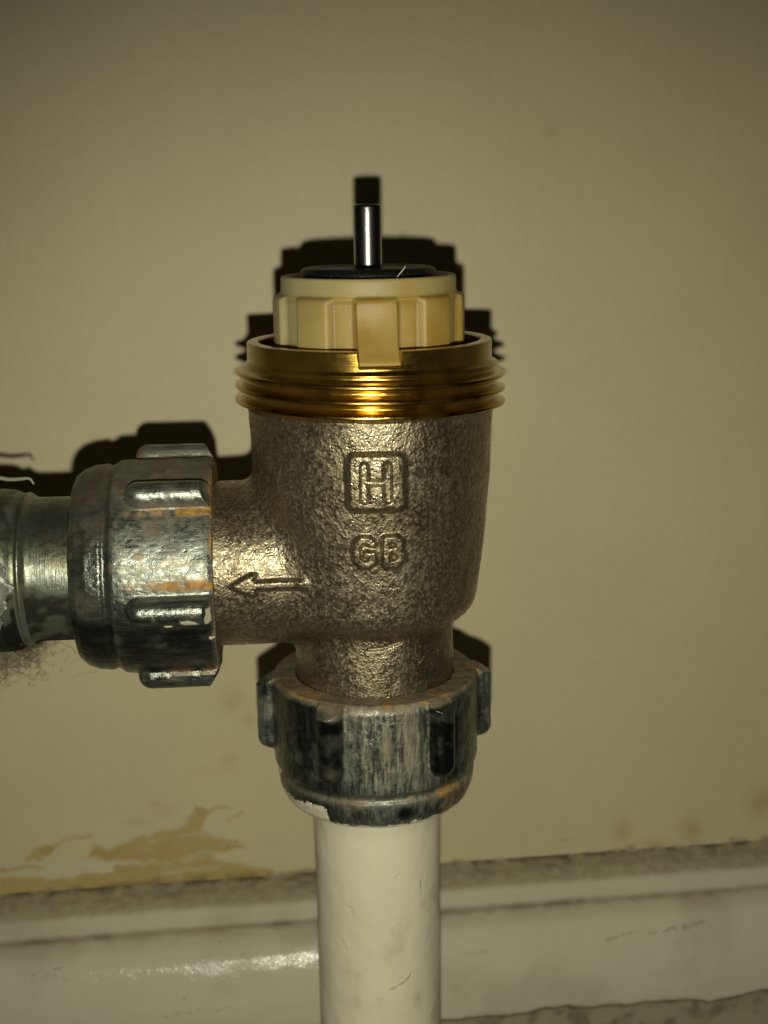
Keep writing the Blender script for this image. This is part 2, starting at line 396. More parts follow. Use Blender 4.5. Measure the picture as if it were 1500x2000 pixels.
def build_wall():
    # fine grid where the camera looks, coarser cells beyond
    xs = np.concatenate([np.arange(-400, -72, 8.0), np.arange(-72, 76, 0.34), np.arange(76, 420, 8.0)])
    zs = np.concatenate([np.arange(-113, -66, 0.34), np.arange(-66, 60, 1.0), np.arange(60, 420, 8.0)])
    X, Z = np.meshgrid(xs, zs, indexing='ij')
    x, z = X.ravel(), Z.ravel(); Q = np.stack([x, np.zeros_like(x), z], 1)
    wx = (fbm(Q, 0.35, 3) - 0.5) * 2.6; wz = (fbm(Q, 0.35, 9) - 0.5) * 2.6
    f = (fbm(Q, 1.3, 21, 3) - 0.5)
    o = np.zeros(len(x)); near = (z < -84) & (x > -75) & (x < -8)
    for k, pl in enumerate(OCHRE):
        d = inside_poly(x[near] + wx[near], z[near] + wz[near] * 0.7, pl) + f[near] * 0.5
        o[near] = np.maximum(o[near], 1 - sstep(-0.55, 0.45, d))
    # the torn, streaky part inside the patch
    o *= np.where(fbm(np.stack([x * 0.5, x * 0, z * 2.0], 1), 0.5, 71, 3) > 0.31, 1, 0.55)
    s = np.zeros(len(x))
    for (cx, cz, rx, rz, a) in ((-22.1,-73.1,1.9,2.2,.6),(-19.9,-76.4,1.3,1.2,.6),(-24.5,-66.5,1.6,1.6,.4),(-21.5,-62.5,1.2,2.0,.35),(-22.9,-83.1,1.7,1.4,.45),(-34.9,-89,1.0,.6,.7),(-37.5,-92.3,2.6,.7,.55),
                               (-33.5,-90.6,1.8,1.2,.35),(-26.2,-84.3,3.0,.7,.25),(51.4,-100.2,1.8,2.4,.9),(39.4,-99.2,1.6,2.0,.7),(63.1,-96.1,2.4,2.8,.8),(45,-102,3,1,.6),(49.3,-103.2,3,.7,.6),
                               (25.9,9.7,1.3,.5,.5),(-24.5,-80,2.5,1.2,.2),(30.3,-100,1.2,.5,.5),(-17,-97.5,1.5,.6,.2),(-13,-102.8,3,.8,.6),(-40.2,8.4,1.1,.9,.12),(34,-70,1.2,.6,.15)):
        g = np.exp(-(((x - cx + wx * .5) / rx) ** 2 + ((z - cz + wz * .5) / rz) ** 2)); s = np.maximum(s, a * g)
    s *= 0.55 + 0.9 * fbm(Q, 0.8, 31, 3)
    # cream scuffed lighter where the top coat is thin
    wt = np.exp(-(((x + 47) / 8) ** 2 + ((z + 98.8) / 1.1) ** 2)) + 0.6 * np.exp(-(((x + 40) / 9) ** 2 + ((z + 93) / 1.8) ** 2))
    gz = -102.75 - 0.35 * np.sin(x * 0.07) + (fbm(Q, 0.5, 41, 3) - 0.5) * 1.2
    g = (1 - sstep(0.0, 0.75, z - gz)) * sstep(0.32, 0.62, fbm(Q, 0.42, 51, 4))
    edge = sstep(-0.2, 0.2, 0.5 - o)
    P = wall_to_world(x, (1 - o) * 0.02 + 0 * x, z)
    F = grid_faces(len(xs), len(zs))
    ob = npmesh('wall', P, F, MAT_WALL, attrs=dict(ochre=o, stain_tone=np.clip(s, 0, 1), grime_tone=g, white=np.clip(wt, 0, 1), edge=edge))
    tag(ob, kind='structure')
    return ob
build_wall()

def build_skirting():
    prof = [(0.0,-102.8),(1.5,-103.1),(3.6,-103.45),(5.0,-104.0),(5.8,-104.6),(6.2,-105.3),(6.4,-106.0),(6.6,-106.7),(6.75,-107.0),(7.6,-107.1),(8.6,-107.25),(9.8,-107.65),(11.0,-108.2),(12.2,-109.7),(13.1,-111.4),(13.9,-113.4),
            (14.5,-115.6),(14.9,-118.0),(15.1,-120.4),(14.95,-121.0),(14.2,-121.15),(13.9,-121.6),(13.9,-123.0),(14.0,-126.0),(14.2,-135.0),(14.2,-150.0)]
    pr = np.array(prof); seg = np.concatenate([[0], np.cumsum(np.hypot(*np.diff(pr, axis=0).T))])
    t = np.arange(0, seg[-1], 0.3)
    d = np.interp(t, seg, pr[:, 0]); zz = np.interp(t, seg, pr[:, 1])
    k = np.ones(5) / 5; d[2:-2] = np.convolve(d, k, 'valid'); zz[2:-2] = np.convolve(zz, k, 'valid')
    xs = np.concatenate([np.arange(-400, -72, 8.0), np.arange(-72, 78, 0.4), np.arange(78, 420, 8.0)])
    X = np.repeat(xs[:, None], len(t), 1); T = np.repeat(t[None], len(xs), 0)
    D = np.repeat(d[None], len(xs), 0).copy(); Z = np.repeat(zz[None], len(xs), 0).copy()
    q = np.stack([X.ravel(), np.zeros(X.size), T.ravel()], 1)
    lum = (fbm(q * np.array([0.35, 1, 1]), 0.16, 5, 3) - 0.5) * 0.7 + (fbm(q, 0.8, 8, 3) - 0.5) * 0.06
    D += lum.reshape(D.shape)
    # the lip above the dirty lower strip wanders, as the paint does
    low = Z < -120.2; wav = (fbm(np.stack([xs, xs * 0, xs * 0], 1), 0.12, 77, 4) - 0.5) * 2.6
    Z += np.where(Z < -117, 1, 0) * wav[:, None] * np.clip((-117 - Z) / 3, 0, 1)
    x, dd, z = X.ravel(), D.ravel(), Z.ravel(); zn = np.repeat(zz[None], len(xs), 0).ravel(); dn = np.repeat(d[None], len(xs), 0).ravel()
    n = fbm(q, 0.5, 61, 4); nn = fbm(q, 1.6, 63, 3)
    film_tone = (1 - sstep(5.0, 6.0, dn)) * (0.6 + 0.5 * sstep(0.35, 0.6, n)) * 1.0
    g = (1 - sstep(0.0, 1.6, dn)) * sstep(0.40, 0.62, n) * 0.9 + (1 - sstep(0, 4.5, dn)) * sstep(0.58, 0.72, fbm(q, 0.33, 67, 4)) * 0.6
    gr = np.exp(-((q[:, 2] - 9.4) / 0.75) ** 2)       # dirt caught in the groove
    g += gr * (0.08 + 0.5 * sstep(0.45, 0.7, fbm(q, 0.3, 69, 4)) * sstep(0.35, 0.55, fbm(q, 0.06, 70, 2)))
    film_tone += gr * 0.5 + np.exp(-((q[:, 2] - 10.4) / 1.2) ** 2) * 0.35 * sstep(0.4, 0.6, n)
    film_tone += 0.32 * sstep(0.5, 0.72, fbm(q, 0.08, 73, 4)) + 0.22 * (1 - sstep(9, 10, q[:, 2])); film_tone += 0.35 * (1 - sstep(5.0, 6.2, dn)) * sstep(0.5, 0.7, nn); g += 0.22 * (1 - sstep(4.8, 5.8, dn)) * sstep(0.45, 0.62, fbm(q, 0.9, 74, 3))  # even film over the upper band darkens it in place of weaker light
    lowm = sstep(0, 0.5, -120.9 - zn); g += lowm * (0.15 + 0.6 * sstep(0.42, 0.75, n)); film_tone += lowm
    g += np.exp(-((zn + 121.0) / 0.35) ** 2) * 0.55 * sstep(0.3, 0.6, n)
    # scratches, specks and a dark chip
    def scratch(pts, wdt, a):
        nonlocal g
        dd_ = poly2(x, q[:, 2] + (n - .5) * 1.4, pts); g = g + 0.65 * a * (1 - sstep(0, wdt, dd_)) * sstep(0.38, 0.55, nn)
    tq = lambda zv: float(np.interp(-zv, -pr[:, 1], seg))
    scratch([(33.5, tq(-110.5)), (37, tq(-110.3)), (41, tq(-110.5))], 0.3, 0.9); scratch([(41.5, tq(-110.4)), (50, tq(-109.3))], 0.35, 0.8)
    scratch([(-36.5, tq(-118.6)), (-34.8, tq(-118.8)), (-33.8, tq(-119.2))], 0.65, 1.0); scratch([(-50, tq(-120.0)), (-37, tq(-118.7))], 0.25, 0.6)
    scratch([(-35, tq(-117)), (-28, tq(-115.8)), (-24, tq(-115.9))], 0.22, 0.5); scratch([(11.5, tq(-111.2)), (15, tq(-111.0))], 0.25, 0.7)
    scratch([(-55, tq(-109.5)), (-48, tq(-110.4))], 0.25, 0.5); scratch([(25.5, tq(-121.9)), (26.3, tq(-122.2))], 0.8, 1.4)
    spk = vnoise(q, 0.9, 91); g = g + (spk > 0.975) * 0.5 * sstep(0.5, 0.6, fbm(q, 0.1, 92, 2))
    P = wall_to_world(x, dd, z)
    ob = npmesh('skirting_board', P, grid_faces(len(xs), len(t))[:, ::-1], MAT_SKIRT, attrs=dict(grime_tone=np.clip(g, 0, 1), film_tone=np.clip(film_tone, 0, 1), dull=np.clip((1 - sstep(10.2, 10.9, q[:, 2])) * (0.75 + 0.25 * n) + film_tone, 0, 1)))
    tag(ob, kind='structure')
build_skirting()

FX, FY = np.meshgrid(np.linspace(-400, 420, 60), np.linspace(-400, 90, 40), indexing='ij')
M = NT('dusty_floor'); fn_ = M.noise(0.25, 5, 0.65); M.set(color=M.mix(M.ramp(fn_, 0.35, 0.65), (0.20, 0.17, 0.11), (0.12, 0.10, 0.065)), rough=0.85, normal=M.bump(fn_, 0.6, 0.8))
tag(npmesh('floor', np.stack([FX.ravel(), FY.ravel(), np.full(FX.size, -149.0)], -1), grid_faces(60, 40), M.m), kind='structure')

# ------------------------------------------------------------------ the valve
YAW = math.radians(4.5)
root = bpy.data.objects.new('radiator_valve', None); link(root); root.rotation_euler = (0, 0, YAW)
root.location = (0, 0, -0.0523); ROOT_Z = -52.3
tag(root, 'cast brass radiator valve with bare steel pin, screw thread and two ribbed compression nuts', 'radiator valve')
def fix_z(o): o.location.z = 0.0523; return o      # meshes are written about the valve's axis at camera height

BZ = -38.95                                        # height of the side branch
EX, EZ = -0.42, -27.35                             # centre of the square emblem
LZ = -34.85
_bp_z = np.array([-60, -47.2, -45.9, -44.6, -43.2, -41.0, -36.2, -29.0, -25.5, -21.2, -19])
def barrel_r(z):
    return np.interp(z, np.array([-46.0, -41.0, -36.2, -29.0, -25.5, -21.2, -19]), np.array([11.55, 12.06, 12.63, 13.27, 13.38, 13.52, 13.52]))
G_PTS = [(0.72, 0.95), (0.35, 1.28), (-0.25, 1.3), (-0.72, 0.85), (-0.86, 0.1), (-0.74, -0.8), (-0.28, -1.3), (0.3, -1.3), (0.72, -0.95), (0.78, -0.3), (0.2, -0.25)]
B_PTS = [(-0.72, -1.3), (-0.72, 1.3), (0.2, 1.3), (0.62, 1.0), (0.62, 0.45), (0.2, 0.08), (-0.55, 0.08), (0.25, 0.08), (0.78, -0.35), (0.78, -0.9), (0.3, -1.3), (-0.72, -1.3)]
A_OUT = [(-16.2, -39.0), (-14.8, -38.2), (-13.6, -37.6), (-13.05, -37.75), (-13.2, -38.45), (-7.0, -38.35), (-7.0, -39.5), (-13.0, -39.6), (-13.1, -40.15), (-13.6, -40.35), (-15.0, -39.75)]
def marks(x, y, z):
    front = np.where(y < 0, 1.0, 0.0)
    ax_, az = np.abs(x - EX), np.abs(z - EZ); rc = 1.0; hx, hz = 3.15, 3.15
    qx, qz = np.maximum(ax_ - (hx - rc), 0), np.maximum(az - (hz - rc), 0)
    sq = np.sqrt(qx * qx + qz * qz) - rc + np.minimum(np.maximum(ax_ - (hx - rc), az - (hz - rc)), 0)
    e = 1 - sstep(-0.55, 0.2, sq)
    hd = np.minimum(np.minimum(seg2(x, z, EX - 1.25, EZ - 1.75, EX - 1.25, EZ + 1.75), seg2(x, z, EX + 1.12, EZ - 1.75, EX + 1.12, EZ + 1.75)), seg2(x, z, EX - 1.2, EZ + 0.05, EX + 1.1, EZ + 0.05) + 0.12)
    groove = 1 - sstep(0.2, 0.62, hd)
    ridge = 0.0
    em = 0.56 * e - 0.34 * groove * e
    gd = poly2((x - (EX - 1.3)) / 1.05, (z - LZ) / 1.02, G_PTS); bd = poly2((x - (EX + 1.72)) / 1.06, (z - LZ) / 1.02, B_PTS)
    lg = 0.56 * (1 - sstep(0.22, 0.66, gd)); lb = 0.56 * (1 - sstep(0.22, 0.66, bd))
    return em * front, lg * front, lb * front, sq, gd, bd
def arrow_f(x, y, z):
    d = inside_poly(x, z, A_OUT)
    a = 0.50 * (1 - sstep(-0.42, 0.2, d)) * sstep(-7.2, -8.6, x)
    return np.where((y < 0) & (x < -6.5), a, 0.0), d
def body_sdf(X, Y, Z):
    r = np.sqrt(X * X + Y * Y)
    br = r - barrel_r(Z)
    # barrel foot: rounded
    foot = (-45.2 - Z) - 0.10 * (r - 9)
    bar = smax(br, foot, 3.2)
    bar = np.maximum(bar, Z + 20.4)
    neck = np.maximum(r - 9.05 - 0.02 * (Z + 46) * -0.3, -(Z + 58.0)); neck = np.maximum(neck, Z + 30)
    rb = np.sqrt(Y * Y + (Z - BZ) ** 2)
    bra = np.maximum(rb - 9.3, X); bra = np.maximum(bra, -(X + 24.0))
    d = smin(bar, neck, 1.1)
    d = smin(d, bra, 1.7)
    shape = X.shape
    x, y, z = X.ravel(), Y.ravel(), Z.ravel(); d = d.ravel().copy()
    mk = np.where((np.abs(d) < 1.2) & (y < -7.5) & (x > -5) & (x < 6) & (z < -22) & (z > -39))[0]
    if len(mk):
        e, lg, lb, *_ = marks(x[mk], y[mk], z[mk]); d[mk] -= np.maximum(np.maximum(e, 0), np.maximum(lg, lb))
    mk = np.where((np.abs(d) < 1.2) & (y < -5) & (x > -18) & (x < -6.5) & (z < -36) & (z > -43))[0]
    if len(mk): d[mk] -= arrow_f(x[mk], y[mk], z[mk])[0]
    # casting unevenness, a flaw line under the barrel
    mk = np.where(np.abs(d) < 0.9)[0]
    if len(mk):
        Q = np.stack([x[mk], y[mk], z[mk]], 1)
        d[mk] += (vnoise(Q, 0.28, 3) - 0.5) * 0.22 + (vnoise(Q, 1.6, 5) - 0.5) * 0.07
        d[mk] += 0.22 * (1 - sstep(0.05, 0.3, poly2(x[mk], z[mk], [(-1.2, -46.9), (0.6, -46.75), (2.2, -46.2)]))) * (y[mk] < 0)
        d[mk] += 0.14 * (1 - sstep(0.03, 0.22, poly2(x[mk], z[mk], [(4.2, -49.0), (5.0, -48.4), (6.6, -48.3)]))) * (y[mk] < 0)
    return d.reshape(shape)
P, F, N = surface_nets(body_sdf, (-20.5, -14.6, -55.0), (14.6, 14.6, -20.0), 0.17)
ctr = P[F].mean(1); e, lg, lb, sq, gd, bd = marks(ctr[:, 0], ctr[:, 1], ctr[:, 2]); ad = inside_poly(ctr[:, 0], ctr[:, 2], A_OUT)
fr = ctr[:, 1] < -7.0
sel_e = fr & (sq < 0.18); sel_g = fr & (gd < 0.62) & ~sel_e; sel_b = fr & (bd < 0.62) & ~sel_e & ~sel_g
sel_a = (ctr[:, 1] < -5) & (ad < 0.14) & (ctr[:, 0] < -7.8)
rest = ~(sel_e | sel_g | sel_b | sel_a)
rr_ = np.hypot(P[:, 0], P[:, 1])
grime_tone = 0.55 * sstep(0.50, 0.72, fbm(P, 0.16, 12, 4)) + 0.5 * np.exp(-((P[:, 2] + 46.2) / 1.0) ** 2) * (rr_ < 11.5) + 0.45 * sstep(-49, -52, P[:, 2]) * sstep(0.4, 0.6, fbm(P, 0.3, 14, 3))  # random patches, a dark ring where barrel meets neck, patches near the nut
at = dict(grime_tone=np.clip(grime_tone, 0, 1))
body = fix_z(npmesh('valve_body', P, F[rest], MAT_CAST, root, N, at))
tag(body, 'rough sand cast brown-grey metal body with side branch')
emb = npmesh('emblem', P, F[sel_e], MAT_CAST, body, N, at); tag(emb, 'raised rounded square with a sunken letter H')
tag(npmesh('letter', P, F[sel_g], MAT_CAST, body, N, at), 'raised cast letter G')
tag(npmesh('letter', P, F[sel_b], MAT_CAST, body, N, at), 'raised cast letter B')
tag(npmesh('arrow', P, F[sel_a], MAT_CAST, body, N, at), 'raised flow arrow pointing left')

# --- threaded collar: one grid round the axis, outside thread, notch in the rim
def build_collar():
    n = 720; th = np.linspace(-np.pi, np.pi, n, endpoint=False)      # 0 = front (-Y), + towards +X
    tcen = 0.005; hw = 0.172                                          # notch about the front rib
    extra = np.array([tcen - hw - 0.012, tcen - hw - 0.001, tcen - hw + 0.003, tcen + hw - 0.003, tcen + hw + 0.001, tcen + hw + 0.012])
    th = np.sort(np.concatenate([th, extra])); n = len(th)
    ZT, ZB = -14.05, -21.55
    nt = 1.62 * (1 - sstep(hw - 0.012, hw + 0.001, np.abs(th - tcen)))
    ztop = ZT - nt
    rows = []
    zb = np.linspace(-16.05, ZB, 96)
    for z in zb:                                                       # threads, pitch 1.5
        ph = (z / 1.5 + th / (2 * np.pi) + 0.20) % 1.0
        tri = 1 - np.abs(2 * ph - 1)
        h = sstep(0.12, 0.88, tri) 
        amp = sstep(-16.25, -17.0, z) * (1 - sstep(-20.9, -21.45, z))
        base = np.interp(z, [-21.6, -21.2, -20.9, -16.4, -16.0], [13.25, 13.62, 13.95, 13.75, 13.42])
        rows.append(np.stack([base - 0.05 + 1.05 * h * amp, np.full(n, z)], 1))
    up = [np.stack([np.full(n, 13.42), zb[0] + (ztop - 0.18 - zb[0]) * t], 1) for t in (0.3, 0.6, 0.85, 1.0)]
    up += [np.stack([np.full(n, 13.36), ztop - 0.05], 1), np.stack([np.full(n, 13.22), ztop], 1), np.stack([np.full(n, 12.2), ztop - 0.0], 1), np.stack([np.full(n, 12.02), ztop - 0.12], 1),
           np.stack([np.full(n, 11.95), np.full(n, -17.5)], 1), np.stack([np.full(n, 11.9), np.full(n, -20)], 1), np.stack([np.full(n, 6.0), np.full(n, -20.1)], 1)]
    allr = rows[::-1] + up                                            # from bottom to top then inside
    A = np.stack(allr, 1)                                             # (n, rows, 2)
    P = np.stack([A[..., 0] * np.sin(th)[:, None], -A[..., 0] * np.cos(th)[:, None], A[..., 1]], -1).reshape(-1, 3)
    F = grid_faces(n, A.shape[1], True)
    r = np.hypot(P[:, 0], P[:, 1]); th_ = np.repeat(th, A.shape[1])
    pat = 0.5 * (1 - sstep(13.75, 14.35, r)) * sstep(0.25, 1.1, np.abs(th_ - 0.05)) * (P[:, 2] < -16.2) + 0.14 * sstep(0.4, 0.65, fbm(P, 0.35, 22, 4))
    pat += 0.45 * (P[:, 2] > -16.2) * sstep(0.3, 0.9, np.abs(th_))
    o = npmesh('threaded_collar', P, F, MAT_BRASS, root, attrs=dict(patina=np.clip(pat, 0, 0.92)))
    me = o.data
    me.set_sharp_from_angle(angle=math.radians(38)) if hasattr(me, 'set_sharp_from_angle') else None
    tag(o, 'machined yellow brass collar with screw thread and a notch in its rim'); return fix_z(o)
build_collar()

# --- ribbed plastic insert
def build_insert():
    n = 900; th = np.linspace(-np.pi, np.pi, n, endpoint=False)
    step = 2 * np.pi / 9; off = 0.01
    a = np.abs(((th - off + step / 2) % step) - step / 2)              # distance to the nearest rib centre
    rib = 1 - sstep(math.radians(9.6), math.radians(14.8), a)
    rec = 9.72 + 0.0 * th; full = 10.42
    prof = [(0, -7.9, 7.0), (0, -7.75, 8.2), (0, -7.3, 8.75), (0, -7.12, 8.95), (0, -7.08, 9.2), (0, -7.15, 9.42), (0, -7.4, 9.52), (0, -8.0, 9.53), (0, -8.6, 9.55), (0, -8.9, 9.6),
            (0.55, -9.02, 9.8), (0.9, -9.15, 10.2), (1, -9.4, 10.38), (1, -10, 10.42), (1, -12, 10.43), (1, -14, 10.45), (1, -15.40, 10.45), (1, -15.46, 10.45), (1, -15.54, 10.45), (1, -15.58, 10.45), (1, -19.5, 10.4)]
    rows = []
    pr = []
    for p, q in zip(prof[:-1], prof[1:]):
        for s in range(3): pr.append(tuple(p[i] + (q[i] - p[i]) * s / 3 for i in range(3)))
    pr.append(prof[-1])
    for wgt, z, r in pr:
        lo = np.minimum(r, 9.72 if z < -9.6 else 9.6)
        lo = lo + 0.3 * sstep(-9.9, -9.2, z) * (z > -9.9) * (wgt > 0.5)
        rr = (lo + (r - lo) * rib) if wgt > 0 else np.full(n, r)
        tr = np.interp(-z, [9.4, 10.6, 11.8, 13.0, 14.2, 15.0, 15.4, 15.46, 15.54, 15.575], [10.40, 10.46, 10.75, 11.35, 12.2, 12.95, 13.22, 13.2, 13.1, 10.4])
        if z < -9.4 and z > -15.57:                                    # the front rib runs out into the locating tab in the notch
            tm = 1 - sstep(2.08 / tr, 2.26 / tr, np.abs(th - off)); rr = np.maximum(rr, rr + (tr - rr) * tm)
        rows.append(np.stack([rr, np.full(n, z)], 1))
    A = np.stack(rows, 1); P = np.stack([A[..., 0] * np.sin(th)[:, None], -A[..., 0] * np.cos(th)[:, None], A[..., 1]], -1).reshape(-1, 3)
    F = grid_faces(n, A.shape[1], True)[:, ::-1]
    Pall = P
    a_ = np.arctan2(Pall[:, 0], -Pall[:, 1])
    pale = np.exp(-((a_ + 1.15) / 0.28) ** 2) * 0.9 + 0.5 * sstep(-9.1, -8.5, Pall[:, 2]) * (0.5 + 0.8 * fbm(Pall, 0.5, 5, 2)) + 0.35 * np.exp(-((a_ + 0.6) / 0.2) ** 2)
    rloc = np.hypot(Pall[:, 0], Pall[:, 1]); 
    am = np.abs(((a_ - off + step / 2) % step) - step / 2)
    edge = np.exp(-((am - math.radians(13.5)) / 0.035) ** 2) * (Pall[:, 2] < -9.4)
    st = 0.55 * edge * (0.4 + fbm(Pall, 0.5, 7, 3)) + 0.35 * np.exp(-((Pall[:, 2] + 9.35) / 0.35) ** 2) * sstep(.3, .6, fbm(Pall, 0.6, 9, 3)) + 0.4 * sstep(-13.2, -14.6, Pall[:, 2]) * (rloc < 11) * sstep(.35, .6, fbm(Pall, 0.4, 10, 3))  # browner at rib edges, below the ring step, low down and round the seal
    st += 0.35 * (1 - sstep(8.7, 9.2, rloc)) * (Pall[:, 2] > -8)
    allF = F
    o = npmesh('plastic_insert', Pall, allF, MAT_PLASTIC, root, attrs=dict(pale=np.clip(pale, 0, 1), stain_tone=np.clip(st, 0, 1)))
    tag(o, 'yellowed cream plastic ring with vertical ribs and a tab in the notch'); return fix_z(o)
build_insert()

fix_z(lathe('rubber_seal', round_prof([(8.9, -8.4), (7.9, -7.75), (7.45, -7.35), (7.4, -6.75), (7.1, -6.35), (6.4, -6.2), (5.6, -6.45), (3.2, -6.5), (2.0, -6.3), (1.55, -6.2), (1.2, -6.2)], 0.3), MAT_RUBBER, root, 160))
bpy.data.objects['rubber_seal']['label'] = 'glossy black rubber disc with dust on it'
pin = fix_z(lathe('pin', [(1.52, -9)] + [(1.52, z) for z in np.linspace(-8, 0.0, 12)] + [(1.5, 0.14), (1.4, 0.26), (1.28, 0.32), (1.1, 0.335), (0.6, 0.34), (0.001, 0.34)], MAT_STEEL, root, 96))
pin['label'] = 'bright steel pin sticking up from the black disc'

# --- compression nuts: profile of revolution with six rounded lugs, written in (t along the axis from the face, theta)
NP_T = np.array([-0.1, 0.0, 0.35, 1.0, 9.6, 10.3, 10.7, 11.1, 11.4, 11.7, 13.2, 14.3, 15.0, 15.3])
NP_R = np.array([11.55, 11.6, 11.85, 12.0, 11.98, 11.9, 11.62, 11.35, 11.35, 11.55, 11.4, 11.0, 10.45, 10.2])
def nut_sdf(t, a, b, lugs, rot):
    # a, b: the two coordinates across the axis; theta measured from -a... towards +b
    r = np.sqrt(a * a + b * b)
    d = (r - np.interp(t, NP_T, NP_R)) * 0.96
    d = np.maximum(d, -t); d = smax(d, t - 15.1, 0.22)
    best = None
    for k in range(6):
        th = rot + math.radians(60 * k)
        ca, cb = -math.cos(th), math.sin(th)
        rad = a * ca + b * cb; tan = -a * cb + b * ca
        if not lugs: continue
        tt = np.clip(t, -3, 7.55)
        q = np.sqrt((t - tt) ** 2 + tan ** 2 + np.minimum(rad - 12.45, 0) ** 2 * 0 + np.maximum(rad - 12.35, 0) ** 2) - 1.47
        q = np.maximum(q, -(rad - 9.0)); q = np.maximum(q, (0.15 + np.maximum(rad - 12.0, 0) * 0.55) - t)
        best = q if best is None else np.minimum(best, q)
    # small moat round each lug, then the lug itself
    d = smax(d, -(best - 0.28) - 0.28 - 0.16, 0.15) if False else d
    d = smin(d, best, 0.35)
    d = np.maximum(d, 9.25 - r)
    return d
def build_nut(name, axis, base, rot, mat, attrf, label):
    if axis == 'X': fn = lambda X, Y, Z: nut_sdf(-(X - base), Y, Z - BZ, True, rot)
    else: fn = lambda X, Y, Z: nut_sdf(-(Z - base), Y, X, True, rot)
    if axis == 'X': lo, hi = (base - 16, -14.4, BZ - 14.4), (base + 0.6, 14.4, BZ + 14.4)
    else: lo, hi = (-14.4, -14.4, base - 16), (14.4, 14.4, base + 0.6)
    def fn2(X, Y, Z):
        d = fn(X, Y, Z); Q = np.stack([X.ravel(), Y.ravel(), Z.ravel()], 1)
        m_ = np.abs(d.ravel()) < 0.6; e = np.zeros(d.size); 
        if m_.any(): e[m_] = (vnoise(Q[m_], 0.7, 15) - 0.5) * 0.10 + (vnoise(Q[m_], 2.2, 16) - 0.5) * 0.04
        return d + e.reshape(d.shape)
    P, F, N = surface_nets(fn2, lo, hi, 0.21)
    if axis == 'X': t, a, b = -(P[:, 0] - base), P[:, 1], P[:, 2] - BZ
    else: t, a, b = -(P[:, 2] - base), P[:, 1], P[:, 0]
    th = np.degrees(np.arctan2(b, -a)); r = np.hypot(a, b)
    at = attrf(P, t, th, r)
    at = {k: np.clip(v, 0, 1) for k, v in at.items()}
    fc = F; tc, thc, rc = t[fc].mean(1), None, r[fc].mean(1)
    ca_, cb_ = a[fc].mean(1), b[fc].mean(1); thc = np.degrees(np.arctan2(cb_, -ca_))
    used = np.zeros(len(F), bool); lugsets = []
    for k in range(6):
        dth = (thc - math.degrees(rot) - 60 * k + 180) % 360 - 180
        arc = np.abs(dth) * math.pi / 180 * rc
        m_ = (rc > 12.12) & (arc < 2.2) & (tc < 9.4); used |= m_; lugsets.append(m_)
    nut = fix_z(npmesh(name, P, F[~used], mat, root, N, at)); tag(nut, label)
    for m_ in lugsets: npmesh('lug', P, F[m_], mat, nut, N, at)
    return nut
def dth(th, c): return (th - c + 180) % 360 - 180
LROT = math.radians(-8.0)
def left_attrs(P, t, th, r):
    n = fbm(P, 0.5, 41, 4); n2 = fbm(P, 1.2, 43, 3); n3 = fbm(P, 0.15, 44, 3)
    body_ = (t > 0.3)
    # ochre deposit along the lower side of the upper lug and the upper side of the lower one
    wv = (n - 0.5) * 10
    r1 = np.exp(-((dth(th, 42.5) + wv * 0.5) / 1.9) ** 2) * sstep(9.6, 8.5, t) * (0.45 + 0.55 * sstep(7, 2, t))
    r2 = np.exp(-((dth(th, 4.5) + wv * 0.55) / 2.4) ** 2) * sstep(9.9, 8.6, t) * (0.3 + 0.8 * sstep(7.5, 4.0, t))
    r3 = np.exp(-((dth(th, -59.5)) / 2.5) ** 2) * sstep(7, 4, t) * sstep(-0.2, 0.8, t)
    rim = 0.8 * np.exp(-(t / 0.22) ** 2) * (np.abs(dth(th, 70)) < 60) * sstep(0.35, 0.6, n)
    rust = (r1 + r2 + r3) * sstep(0.28, 0.5, n2) * (r < 12.8) * 1.15 + rim
    rust += 0.35 * sstep(0.72, 0.78, fbm(P, 0.8, 48, 3)) * (th < 30)
    dirt = 0.75 * sstep(38, 62, th) * (0.55 + 0.6 * n) * (r < 13.5) + 0.5 * sstep(0.5, 0.7, n) + 0.85 * (t < 0.15) + 0.2 * (t > 10.3) + 0.55 * np.exp(-((dth(th, 36)) / 7) ** 2) * sstep(.35, .6, n2)
    dirt *= 1 - 0.75 * np.exp(-((dth(th, 16)) / 11) ** 2)
    ox = 0.25 + 0.75 * np.exp(-((dth(th, 18)) / 16) ** 2) * (t < 10)
    black = 0.9 * sstep(-11, -22, th) * (r < 12.9) * (1 - 0.3 * n) * (t > 0.4) + 0.62 * (t > 10.6) * (0.6 + 0.5 * n) + 0.4 * ((r > 13.0) & (th < 20))
    lug_l = (r > 13.0) & (np.abs(dth(th, -8)) < 7)
    d = np.hypot((t - 2.6) / 1.25, dth(th, -12.0) / 3.1) + (n - 0.5) * 1.4
    paint = (1 - sstep(0.75, 0.95, d)) * (r > 12.3)
    d2 = np.abs(dth(th, -10) - 0) ; paint = np.maximum(paint, (t < 0.9) * (t > 0.05) * (np.abs(dth(th, -11)) < 5) * sstep(0.42, 0.52, n2) * (r > 12.2))
    d3 = np.hypot((t - 4.9) / 0.5, dth(th, -17) / 1.2); paint = np.maximum(paint, (d3 < 0.9) * 1.0)
    paint = np.maximum(paint, (np.hypot(t - 0.4, (th + 27) / 3) < 0.35) * 1.0)
    return dict(rust=rust, dirt=dirt * (1 - 0.6 * (r > 13)), oxide=ox, black=black, paint=paint)
